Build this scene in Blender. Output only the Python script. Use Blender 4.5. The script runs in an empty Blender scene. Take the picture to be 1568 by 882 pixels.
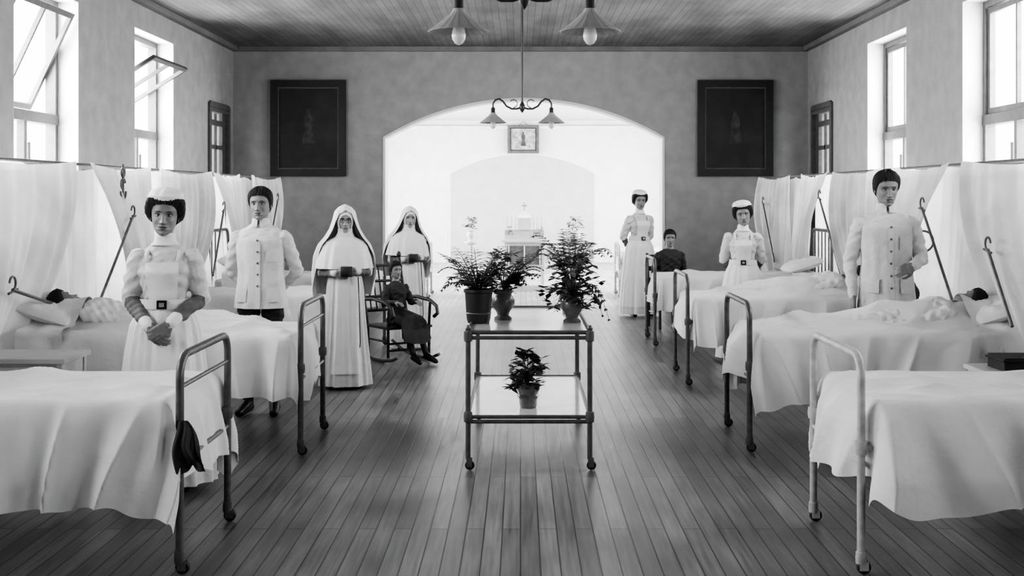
import bpy, math, random
import numpy as np
from mathutils import Vector, Matrix
random.seed(7); rng=np.random.default_rng(7)
SC=bpy.context.scene
# ------------------------------------------------------------------ materials
MATS={}
def mat(name,v,rough=.6,var=.15,scale=6,bump=0.0,bscale=40,metal=0,trans=0.0,spec=.5,detail=4,stretch=None):
    if name in MATS: return MATS[name]
    m=bpy.data.materials.new(name); m.use_nodes=True; nt=m.node_tree; b=nt.nodes['Principled BSDF']
    b.inputs['Roughness'].default_value=rough; b.inputs['Metallic'].default_value=metal
    b.inputs['Specular IOR Level'].default_value=spec
    tc=nt.nodes.new('ShaderNodeTexCoord'); mp=nt.nodes.new('ShaderNodeMapping')
    nt.links.new(tc.outputs['Object'],mp.inputs[0])
    if stretch: mp.inputs['Scale'].default_value=stretch
    n=nt.nodes.new('ShaderNodeTexNoise'); n.inputs['Scale'].default_value=scale; n.inputs['Detail'].default_value=detail
    nt.links.new(mp.outputs[0],n.inputs['Vector'])
    r=nt.nodes.new('ShaderNodeValToRGB'); r.color_ramp.elements[0].position=.3; r.color_ramp.elements[1].position=.7
    a=v*(1-var); c=min(1,v*(1+var))
    r.color_ramp.elements[0].color=(a,a,a,1); r.color_ramp.elements[1].color=(c,c,c,1)
    nt.links.new(n.outputs['Fac'],r.inputs[0]); nt.links.new(r.outputs[0],b.inputs['Base Color'])
    if bump>0:
        n2=nt.nodes.new('ShaderNodeTexNoise'); n2.inputs['Scale'].default_value=bscale; n2.inputs['Detail'].default_value=5
        nt.links.new(mp.outputs[0],n2.inputs['Vector'])
        bp=nt.nodes.new('ShaderNodeBump'); bp.inputs['Strength'].default_value=bump; bp.inputs['Distance'].default_value=.02
        nt.links.new(n2.outputs['Fac'],bp.inputs['Height']); nt.links.new(bp.outputs[0],b.inputs['Normal'])
    if trans>0:
        t=nt.nodes.new('ShaderNodeBsdfTranslucent'); nt.links.new(r.outputs[0],t.inputs[0])
        mx=nt.nodes.new('ShaderNodeMixShader'); mx.inputs[0].default_value=trans
        nt.links.new(b.outputs[0],mx.inputs[1]); nt.links.new(t.outputs[0],mx.inputs[2])
        nt.links.new(mx.outputs[0],nt.nodes['Material Output'].inputs[0])
    MATS[name]=m; return m
def plank_mat(name,v,w,var,rough,length=3.0,bump=.4,gap=.25,wear=.4,spec=.5):
    m=bpy.data.materials.new(name); m.use_nodes=True; nt=m.node_tree; b=nt.nodes['Principled BSDF']; L=nt.links.new
    b.inputs['Specular IOR Level'].default_value=spec
    tc=nt.nodes.new('ShaderNodeTexCoord'); mp=nt.nodes.new('ShaderNodeMapping'); L(tc.outputs['Object'],mp.inputs[0])
    mp.inputs['Rotation'].default_value=(0,0,math.pi/2)
    br=nt.nodes.new('ShaderNodeTexBrick'); L(mp.outputs[0],br.inputs['Vector'])
    br.inputs['Scale'].default_value=1; br.inputs['Brick Width'].default_value=length; br.inputs['Row Height'].default_value=w
    br.inputs['Mortar Size'].default_value=.004; br.inputs['Mortar Smooth'].default_value=.3; br.offset=.37
    br.inputs['Color1'].default_value=(v*(1-var),)*3+(1,); br.inputs['Color2'].default_value=(v*(1+var),)*3+(1,)
    br.inputs['Mortar'].default_value=(v*gap,)*3+(1,)
    mp2=nt.nodes.new('ShaderNodeMapping'); L(tc.outputs['Object'],mp2.inputs[0]); mp2.inputs['Scale'].default_value=(30,1.4,1)
    n=nt.nodes.new('ShaderNodeTexNoise'); n.inputs['Scale'].default_value=1.5; n.inputs['Detail'].default_value=6; L(mp2.outputs[0],n.inputs['Vector'])
    rp=nt.nodes.new('ShaderNodeMapRange'); L(n.outputs['Fac'],rp.inputs[0]); rp.inputs[1].default_value=.2; rp.inputs[2].default_value=.8
    rp.inputs[3].default_value=1-wear; rp.inputs[4].default_value=1+wear
    mp3=nt.nodes.new('ShaderNodeMapping'); L(tc.outputs['Object'],mp3.inputs[0]); mp3.inputs['Scale'].default_value=(1.6,.7,1)
    n3=nt.nodes.new('ShaderNodeTexNoise'); n3.inputs['Scale'].default_value=1.6; n3.inputs['Detail'].default_value=5; L(mp3.outputs[0],n3.inputs['Vector'])
    rp3=nt.nodes.new('ShaderNodeMapRange'); L(n3.outputs['Fac'],rp3.inputs[0]); rp3.inputs[1].default_value=.2; rp3.inputs[2].default_value=.8
    rp3.inputs[3].default_value=.55; rp3.inputs[4].default_value=1.45
    ad=nt.nodes.new('ShaderNodeMath'); ad.operation='MULTIPLY'; L(rp.outputs[0],ad.inputs[0]); L(rp3.outputs[0],ad.inputs[1])
    mu=nt.nodes.new('ShaderNodeVectorMath'); mu.operation='SCALE'; L(br.outputs['Color'],mu.inputs[0]); L(ad.outputs[0],mu.inputs['Scale'])
    L(mu.outputs[0],b.inputs['Base Color'])
    rr=nt.nodes.new('ShaderNodeMapRange'); L(n.outputs['Fac'],rr.inputs[0]); rr.inputs[1].default_value=.2; rr.inputs[2].default_value=.8
    rr.inputs[3].default_value=rough*.8; rr.inputs[4].default_value=rough*1.3; L(rr.outputs[0],b.inputs['Roughness'])
    bp=nt.nodes.new('ShaderNodeBump'); bp.inputs['Strength'].default_value=bump; bp.inputs['Distance'].default_value=.003; bp.invert=True
    L(br.outputs['Fac'],bp.inputs['Height']); L(bp.outputs[0],b.inputs['Normal'])
    return m
M_wall=mat('plaster_wall',.28,.85,.12,5,.35,60,detail=10)
M_white=mat('whitewash',.6,.85,.06,3,.2,40)
M_reveal=mat('window_reveal_paint',.62,.8,.08,3,.2,40)
M_trim=mat('trim_paint',.16,.5,.15,5)
M_frame=mat('window_frame_wood',.09,.45,.2,12)
M_floor=plank_mat('floor_planks',.165,.092,.2,.33,spec=.8,wear=.55)
M_ceil=plank_mat('ceiling_boards',.14,.09,.12,.6,length=4.5,gap=.45,wear=.2)
M_floor2=plank_mat('floor_planks_far',.3,.092,.15,.4)
M_iron=mat('painted_iron_dark',.1,.35,.25,20,.1,60)
M_ironL=mat('painted_iron_light',.42,.4,.2,20,.1,60)
M_rub=mat('rubber',.02,.6)
M_sheet=mat('cotton_sheet',.72,.9,.05,5,.45,12,trans=.08)
M_spread=mat('bedspread_cotton',.68,.9,.08,4,.7,7,trans=.03)
M_curt=mat('net_curtain',.56,.95,.14,3,.6,8,trans=.38)
M_uni=mat('uniform_white',.6,.85,.07,9,.5,20)
M_apron=mat('apron_white',.74,.85,.04,9,.45,16)
M_habit=mat('habit_white',.55,.85,.07,8,.5,18)
M_veil=mat('veil_cloth',.68,.85,.05,8,.35,18)
M_dark=mat('dark_cloth',.03,.8,.3,10,.2,40)
M_slv=mat('grey_sleeve_cloth',.12,.8,.3,10,.2,40)
M_trou=mat('dark_trousers',.02,.8,.3,10,.2,40)
M_skin=mat('brown_skin',.19,.5,.12,12,.03,80)
M_skinN=mat('fair_skin',.26,.55,.1,12,.03,80)
M_lip=mat('lips',.09,.45)
M_lipN=mat('lips_pale',.12,.5)
M_hair=mat('black_hair',.012,.7,.4,60,.6,160)
M_eye=mat('eye_white',.42,.3); M_iris=mat('iris',.01,.2)
M_shoe=mat('black_leather',.015,.35)
M_metal=mat('polished_metal',.5,.25,.1,20,metal=.8)
M_glasstop=mat('enamel_top',.5,.14,.1,4)
M_pot=mat('dark_bucket',.03,.4); M_urn=mat('glazed_urn',.13,.25,.35,14)
M_leaf=mat('foliage_dark',.045,.5,.4,10); M_leaf2=mat('foliage_mid',.10,.5,.4,10)
M_soil=mat('soil',.02,.95)
M_wood=mat('chair_wood',.03,.4,.3,14); M_lock=mat('locker_paint',.45,.5,.1,6)
M_paint=mat('dark_oil_painting',.014,.45,.6,4,detail=8); M_pfig=mat('painted_figure',.04,.5,.6,12); M_gilt=mat('tarnished_gilt',.08,.35,.3,20)
M_pframe=mat('black_picture_frame',.010,.35,.3,20)
M_porc=mat('porcelain_shade',.42,.35,.08,8,trans=.3); M_bulb=mat('lamp_glass',.7,.15,.05,8,trans=.4)
M_brass=mat('fixture_metal',.03,.4,.2,20)
M_alt=mat('altar_paint',.5,.6,.08,6); M_altd=mat('altar_frontal',.12,.7,.3,20)
M_print=mat('framed_print',.25,.5,.6,9)
# ------------------------------------------------------------------ builder
def V(*a): return np.array(a,float)
def unit(v):
    v=np.array(v,float); n=np.linalg.norm(v); return v/n if n>1e-9 else v
class MB:
    def __init__(s): s.v=[];s.f=[];s.m=[];s.mats=[]
    def mi(s,m):
        if m not in s.mats: s.mats.append(m)
        return s.mats.index(m)
    def add(s,vs,fs,m):
        o=len(s.v); s.v.extend([tuple(p) for p in vs]); i=s.mi(m)
        for f in fs: s.f.append(tuple(o+k for k in f)); s.m.append(i)
    def box(s,x0,x1,y0,y1,z0,z1,m,R=None,c=None):
        vs=[V(x,y,z) for x in(x0,x1) for y in(y0,y1) for z in(z0,z1)]
        if R is not None:
            c=V(*c); A=np.array(R); vs=[A@(p-c)+c for p in vs]
        s.add(vs,[(0,1,3,2),(4,6,7,5),(0,4,5,1),(2,3,7,6),(0,2,6,4),(1,5,7,3)],m)
    def tube(s,path,r,m,n=10,closed=False):
        P=[np.array(p,float) for p in path]; N=len(P)
        R=[r]*N if np.isscalar(r) else list(r)
        T=[]
        for i in range(N):
            if closed: T.append(unit(P[(i+1)%N]-P[i-1]))
            else: T.append(unit(P[min(i+1,N-1)]-P[max(i-1,0)]))
        a=V(0,0,1) if abs(T[0][2])<.9 else V(1,0,0)
        u=unit(np.cross(T[0],a)); vs=[]
        for i in range(N):
            u=unit(u-T[i]*np.dot(u,T[i])); w=np.cross(T[i],u)
            for k in range(n):
                t=2*math.pi*k/n; vs.append(P[i]+R[i]*(math.cos(t)*u+math.sin(t)*w))
        fs=[]
        for i in range(N if closed else N-1):
            j=(i+1)%N
            for k in range(n):
                k2=(k+1)%n; fs.append((i*n+k,i*n+k2,j*n+k2,j*n+k))
        if not closed:
            fs.append(tuple(range(n))[::-1]); fs.append(tuple((N-1)*n+k for k in range(n)))
        s.add(vs,fs,m)
    def lathe(s,prof,c,m,n=28,scal=0,sn=0,axis='z'):
        vs=[];fs=[]
        for (r,z) in prof:
            for k in range(n):
                t=2*math.pi*k/n; rr=r*(1+scal*math.cos(sn*t))
                if axis=='z': vs.append((c[0]+rr*math.cos(t),c[1]+rr*math.sin(t),c[2]+z))
                elif axis=='x': vs.append((c[0]+z,c[1]+rr*math.cos(t),c[2]+rr*math.sin(t)))
                else: vs.append((c[0]+rr*math.cos(t),c[1]+z,c[2]+rr*math.sin(t)))
        for i in range(len(prof)-1):
            for k in range(n):
                k2=(k+1)%n; fs.append((i*n+k,i*n+k2,(i+1)*n+k2,(i+1)*n+k))
        s.add(vs,fs,m)
    def ell(s,c,r,m,n=18,R=None):
        vs=[];fs=[];k=n//2
        for i in range(k+1):
            p=math.pi*i/k
            for j in range(n):
                t=2*math.pi*j/n; q=V(r[0]*math.sin(p)*math.cos(t),r[1]*math.sin(p)*math.sin(t),r[2]*math.cos(p))
                if R is not None: q=np.array(R)@q
                vs.append(q+V(*c))
        for i in range(k):
            for j in range(n):
                j2=(j+1)%n; fs.append((i*n+j,(i+1)*n+j,(i+1)*n+j2,i*n+j2))
        s.add(vs,fs,m)
    def grid(s,X,Y,Z,m,wrap=False):
        a,b=X.shape; vs=np.stack([X,Y,Z],-1).reshape(-1,3); fs=[]
        for i in range(a-1):
            for j in range(b if wrap else b-1):
                j2=(j+1)%b; fs.append((i*b+j,i*b+j2,(i+1)*b+j2,(i+1)*b+j))
        s.add(vs,fs,m)
    def obj(s,name,parent=None,smooth=True,loc=(0,0,0),bevel=0,angle=40):
        me=bpy.data.meshes.new(name); me.from_pydata([tuple(map(float,p)) for p in s.v],[],s.f)
        for m in s.mats: me.materials.append(m)
        me.polygons.foreach_set('material_index',s.m)
        if smooth:
            me.polygons.foreach_set('use_smooth',[True]*len(s.f))
            try: me.set_sharp_from_angle(angle=math.radians(angle))
            except Exception: pass
        me.update()
        o=bpy.data.objects.new(name,me); SC.collection.objects.link(o); o.location=loc
        if parent: o.parent=parent
        if bevel:
            bv=o.modifiers.new('b','BEVEL'); bv.width=bevel; bv.segments=2; bv.limit_method='ANGLE'
        return o
def empty(name,loc=(0,0,0),rz=0):
    e=bpy.data.objects.new(name,None); SC.collection.objects.link(e); e.location=loc; e.rotation_euler=(0,0,rz); e.empty_display_size=.1
    return e
def arc(c,r,a0,a1,n,ax1,ax2):
    return [V(*c)+r*(math.cos(a)*V(*ax1)+math.sin(a)*V(*ax2)) for a in np.linspace(a0,a1,n)]
def foldf(s,seed,k=(11,19,31)):
    s=np.asarray(s,float)
    return .5*np.sin(k[0]*s+seed)+.32*np.sin(k[1]*s+seed*2.3+.6*np.sin(3*s))+.2*np.sin(k[2]*s+seed*4.1)
# ------------------------------------------------------------------ room
HW=4.4; YB=18.0; ZC=3.98; TH=.32
def boxobj(name,*a,mt=None,**k):
    b=MB(); b.box(*a,mt); return b.obj(name,smooth=False,**k)
boxobj('floor',-HW-TH,HW+TH,-1.8,18.3,-.1,0,mt=M_floor)
boxobj('floor_chapel',-HW-TH,HW+TH,18.3,36.2,-.1,0,mt=M_floor2)
boxobj('ceiling',-HW-TH,HW+TH,-1.9,18.2,ZC,ZC+.1,mt=M_ceil)
boxobj('ceiling_chapel',-HW-TH,HW+TH,18.3,36.2,3.62,3.72,mt=M_white)
WZ0,WZ1=1.05,3.63
wins=[(.6,2.1),(3.8,5.3),(7.0,8.5),(10.2,11.7),(13.4,14.9)]
def wall_side(name,s,openings,y0,y1,zt,m):
    b=MB(); y=y0
    xa,xb=sorted((s*HW,s*(HW+TH)))
    for (a,c,za,zb) in sorted(openings):
        b.box(xa,xb,y,a,0,zt,m)
        if za>0: b.box(xa,xb,a,c,0,za,m)
        b.box(xa,xb,a,c,zb,zt,m)
        y=c
    b.box(xa,xb,y,y1,0,zt,m)
    return b.obj(name,smooth=False)
w2=[(19.3,21.7,.9,3.3),(22.7,25.1,.9,3.3),(26.1,28.5,.9,3.3),(31.2,33.8,.9,3.3)]
for s,nm in((-1,'left'),(1,'right')):
    wall_side('wall_'+nm,s,[(a,c,WZ0,WZ1) for a,c in wins]+[(16.6,17.65,0,2.97)],-1.8,18.0,ZC,M_wall)
    wall_side('wall_chapel_'+nm,s,w2,18.3,36.2,3.62,M_white)
boxobj('wall_front',-HW-TH,HW+TH,-1.9,-1.8,0,ZC,mt=M_wall)
boxobj('wall_chapel_end',-HW-TH,HW+TH,36,36.2,0,3.62,mt=M_white)
def arch_wall(name,y0,y1,xl,xr,zs,za,zt,mf,mb_):
    b=MB(); n=40; cx=(xl+xr)/2; hw=(xr-xl)/2; rise=za-zs; R=(hw*hw+rise*rise)/(2*rise); cz=za-R
    xs=np.linspace(xl,xr,n+1); zz=[max(zs,cz+math.sqrt(max(R*R-(x-cx)**2,0))) for x in xs]
    W=HW+TH
    b.add([(-W,y0,0),(xl,y0,0),(xl,y0,zt),(-W,y0,zt)],[(0,1,2,3)],mf); b.add([(xr,y0,0),(W,y0,0),(W,y0,zt),(xr,y0,zt)],[(0,1,2,3)],mf)
    b.add([(-W,y1,0),(xl,y1,0),(xl,y1,zt),(-W,y1,zt)],[(0,3,2,1)],mb_); b.add([(xr,y1,0),(W,y1,0),(W,y1,zt),(xr,y1,zt)],[(0,3,2,1)],mb_)
    b.add([(xl,y0,0),(xl,y1,0),(xl,y1,zz[0]),(xl,y0,zz[0])],[(0,1,2,3)],mb_); b.add([(xr,y0,0),(xr,y1,0),(xr,y1,zz[-1]),(xr,y0,zz[-1])],[(0,3,2,1)],mb_)
    for i in range(n):
        x0,x1=xs[i],xs[i+1]; a,c=zz[i],zz[i+1]
        b.add([(x0,y0,a),(x1,y0,c),(x1,y0,zt),(x0,y0,zt)],[(0,1,2,3)],mf)
        b.add([(x0,y1,a),(x1,y1,c),(x1,y1,zt),(x0,y1,zt)],[(0,3,2,1)],mb_)
        b.add([(x0,y0,a),(x1,y0,c),(x1,y1,c),(x0,y1,a)],[(0,3,2,1)],mb_)
    b.obj(name,smooth=False)
    t=MB(); w=.04
    pth=[(xl,0),(xl,zs*.5)]+list(zip(xs,zz))+[(xr,zs*.5),(xr,0)]
    def outp(x,z):
        if z<=0: return (x+(w if x>cx else -w),0)
        d=unit(V(x-cx,max(z-1.6,0.0)*1.4)); return x+d[0]*w,z+d[1]*w
    for i in range(len(pth)-1):
        (x0,a),(x1,c)=pth[i],pth[i+1]; p,q=outp(x0,a),outp(x1,c)
        t.add([(x0,y0-.012,a),(x1,y0-.012,c),(q[0],y0-.012,q[1]),(p[0],y0-.012,p[1]),
               (p[0],y0-.0005,p[1]),(q[0],y0-.0005,q[1]),(x0,y0-.0005,a),(x1,y0-.0005,c)],[(0,1,2,3),(3,2,5,4),(0,6,7,1)],M_white)
    t.obj('trim_'+name.split('_')[1]+'_arch',smooth=False)
arch_wall('wall_back',18.0,18.35,-2.07,2.17,2.58,3.16,ZC,M_wall,M_white)
arch_wall('wall_altar',30.0,30.3,-1.8,1.9,2.25,2.75,3.62,M_white,M_white)
boxobj('trim_crown_back',-HW+.1,HW-.1,17.92,17.999,ZC-.07,ZC-.001,mt=M_trim)
boxobj('trim_crown_left',-HW+.001,-HW+.09,-1.8,17.999,ZC-.07,ZC-.001,mt=M_trim)
boxobj('trim_crown_right',HW-.09,HW-.001,-1.8,17.999,ZC-.07,ZC-.001,mt=M_trim)
boxobj('baseboard_back_left',-HW+.03,-2.12,17.97,17.999,0,.16,mt=M_trim); boxobj('baseboard_back_right',2.22,HW-.03,17.97,17.999,0,.16,mt=M_trim)
boxobj('baseboard_left',-HW+.001,-HW+.025,-1.8,16.5,0,.16,mt=M_trim); boxobj('baseboard_right',HW-.025,HW-.001,-1.8,16.5,0,.16,mt=M_trim)
boxobj('trim_crown_chapel',-HW,HW,29.9,29.999,3.4,3.48,mt=M_reveal)
wi=0
def window(s,ya,yb,tilt,far=False):
    global wi; wi+=1
    e=MB(); X=HW+.24; z0,z1=WZ0,WZ1
    if far: z0,z1=.9,3.3
    def bx(x0,x1,y0,y1,za,zb,m=M_frame):
        a,c=sorted((s*x0,s*x1)); e.box(a,c,y0,y1,za,zb,m)
    mm=M_frame if not far else M_ironL
    w=.07
    bx(X-.04,X+.06,ya+.001,ya+w,z0,z1,mm); bx(X-.04,X+.06,yb-w,yb-.001,z0,z1,mm)
    bx(X-.04,X+.06,ya+w,yb-w,z0+.001,z0+w,mm); bx(X-.04,X+.06,ya+w,yb-w,z1-w,z1-.001,mm)
    bx(X-.05,X+.07,ya+.01,yb-.01,2.40,2.50,mm)
    ym=(ya+yb)/2
    bx(X-.03,X+.04,ym-.03,ym+.03,z0+w,2.40,mm)
    bx(X-.02,X+.03,ya+w,yb-w,1.70,1.74,mm)
    bx(HW-.05,X-.04,ya-.04,yb+.04,z0-.028,z0+.002,M_reveal)
    zc=(2.5+z1-w)/2; h=(z1-w-2.5)/2-.01; a=math.radians(tilt)*s
    R=Matrix.Rotation(a,3,'Y'); c=(s*X,ym,zc)
    def rb(y0,y1,za,zb):
        x0,x1=sorted((s*(X-.02),s*(X+.02))); e.box(x0,x1,y0,y1,za,zb,mm,R=R,c=c)
    t=.055; A,B=ya+w+.01,yb-w-.01
    rb(A,A+t,zc-h,zc+h); rb(B-t,B,zc-h,zc+h); rb(A+t,B-t,zc-h,zc-h+t); rb(A+t,B-t,zc+h-t,zc+h); rb(ym-.015,ym+.015,zc-h+t,zc+h-t)
    e.tube([(s*(X-.06),ym,2.2),(s*(X-.06),ym,1.98)],.014,mm,8)
    e.tube([(s*(X-.06),ym,2.0),(s*(X-.1),ym,1.96)],.022,mm,8)
    e.obj('window_%d'%wi,smooth=False)
for s in(-1,1):
    for i,(a,c) in enumerate(wins):
        window(s,a,c,(-25,-25,-25,-25,-58)[i] if s<0 else 0)
    for i,(a,c) in enumerate(wins):
        b=MB(); x0,x1=sorted((s*(HW-.001),s*(HW+.2)))
        b.box(x0,x1,c-.006,c-.001,WZ0+.01,WZ1-.001,M_reveal); b.box(x0,x1,a+.001,a+.006,WZ0+.01,WZ1-.001,M_reveal); b.box(x0,x1,a+.006,c-.006,WZ1-.006,WZ1-.001,M_reveal)
        b.obj('trim_window_reveal_%s_%d'%('left' if s<0 else 'right',i+1),smooth=False)
    for (a,c,_,_) in w2: window(s,a,c,0,True)
    d=MB(); X=HW+.02
    def dx(x0,x1,y0,y1,z0,z1,m=M_frame):
        a_,c_=sorted((s*x0,s*x1)); d.box(a_,c_,y0,y1,z0,z1,m)
    ya,yb=16.6,17.65
    dx(HW-.03,HW-.001,ya-.06,ya,0,3.03); dx(HW-.03,HW-.001,yb,yb+.06,0,3.03); dx(HW-.03,HW-.001,ya,yb,2.97,3.05)
    dx(HW-.03,HW+.06,ya+.001,ya+.05,0,2.96); dx(HW-.03,HW+.06,yb-.05,yb-.001,0,2.96); dx(HW-.03,HW+.06,ya+.05,yb-.05,2.91,2.965)
    dx(X,X+.05,ya+.22,yb-.22,2.72,2.8); dx(X,X+.05,ya+.05,ya+.22,0,2.91); dx(X,X+.05,yb-.22,yb-.05,0,2.91)
    dx(X,X+.05,ya+.22,yb-.22,0,1.0); dx(X+.01,X+.04,(ya+yb)/2-.02,(ya+yb)/2+.02,1.0,2.9); dx(X+.01,X+.04,ya+.22,yb-.22,2.38,2.44)
    d.obj('door_%d'%(1 if s<0 else 2),smooth=False)
# ------------------------------------------------------------------ paintings
def painting(x0,x1,z0,z1,y,name='framed_painting',bright=False):
    b=MB(); w=.11 if not bright else .07; fm=M_pframe if not bright else M_gilt
    def fr(a,c,e,f,d0,m): b.box(a,c,y-d0,y-.005,e,f,m)
    fr(x0,x0+w,z0,z1,.06,fm); fr(x1-w,x1,z0,z1,.06,fm); fr(x0+w,x1-w,z0,z0+w,.06,fm); fr(x0+w,x1-w,z1-w,z1,.06,fm)
    g=.018
    for (a,c,e,f) in((x0+w,x0+w+g,z0+w,z1-w),(x1-w-g,x1-w,z0+w,z1-w),(x0+w+g,x1-w-g,z0+w,z0+w+g),(x0+w+g,x1-w-g,z1-w-g,z1-w)):
        fr(a,c,e,f,.045,M_gilt if not bright else M_pframe)
    fr(x0+w+g,x1-w-g,z0+w+g,z1-w-g,.02,M_paint if not bright else M_print)
    cx=(x0+x1)/2; cz=(z0+z1)/2; h=(z1-z0); yy=y-.0215; k=.62 if not bright else .9
    fig=[(-.02,.27),(.02,.27),(.035,.22),(.03,.18),(.07,.13),(.085,.02),(.06,-.05),(.1,-.2),(.11,-.3),(-.1,-.3),(-.09,-.2),(-.05,-.05),(-.08,.03),(-.06,.13),(-.03,.18),(-.035,.22)]
    b.add([(cx+px*h*k,yy,cz+pz*h*k+.03*h) for px,pz in fig],[tuple(range(len(fig)))],M_pfig)
    if bright:
        b.tube([(cx-.1,y-.03,z1),(cx,y-.02,z1+.1),(cx+.1,y-.03,z1)],.008,M_brass,6)
    return b.obj(name,smooth=False)
painting(-3.82,-2.67,2.0,3.47,18.0); painting(2.71,3.86,2.0,3.47,18.0)
painting(-.33,.47,2.78,3.5,29.9,'framed_holy_picture',True)
# ------------------------------------------------------------------ light fixtures
def fixture(y):
    b=MB(); x=.02
    b.tube([(x,y,ZC),(x,y,2.68)],.014,M_brass,10)
    b.lathe([(0,0),(.055,0),(.05,-.03),(.02,-.05),(.012,-.06)],(x,y,ZC),M_brass)
    b.lathe([(.0,.06),(.014,.06),(.03,.03),(.034,0),(.026,-.03),(.012,-.05),(0,-.065)],(x,y,2.715),M_brass)
    for s in(-1,1):
        P=[(.0,2.72),(.06,2.70),(.12,2.70),(.18,2.73),(.22,2.785),(.265,2.815),(.31,2.80),(.335,2.76),(.335,2.70)]
        b.tube([(x+s*p,y,z) for p,z in P],.011,M_brass,8)
        b.tube(arc((x+s*.1,y,2.76),.045,math.pi*1.5,math.pi*.2,12,(s,0,0),(0,0,1)),.006,M_brass,6)
        c=(x+s*.335,y,2.54)
        b.lathe([(.0,.175),(.018,.175),(.024,.165),(.024,.11),(.03,.10)],c,M_brass)
        b.lathe([(.03,.115),(.036,.098),(.055,.078),(.088,.050),(.124,.020),(.155,.0),(.152,-.003),(.12,.016),(.082,.046),(.048,.072),(.028,.092)],c,M_porc,80,.028,20)
        b.lathe([(.014,.09),(.018,.05),(.03,.012),(.036,-.018),(.033,-.042),(.02,-.062),(.004,-.07),(0,-.07)],c,M_bulb,20)
        b.lathe([(.0,.10),(.02,.10),(.02,.045),(.0,.045)],c,M_brass,16)
    b.obj('two_arm_pendant_lamp')
fixture(6.0); fixture(13.5)
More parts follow.
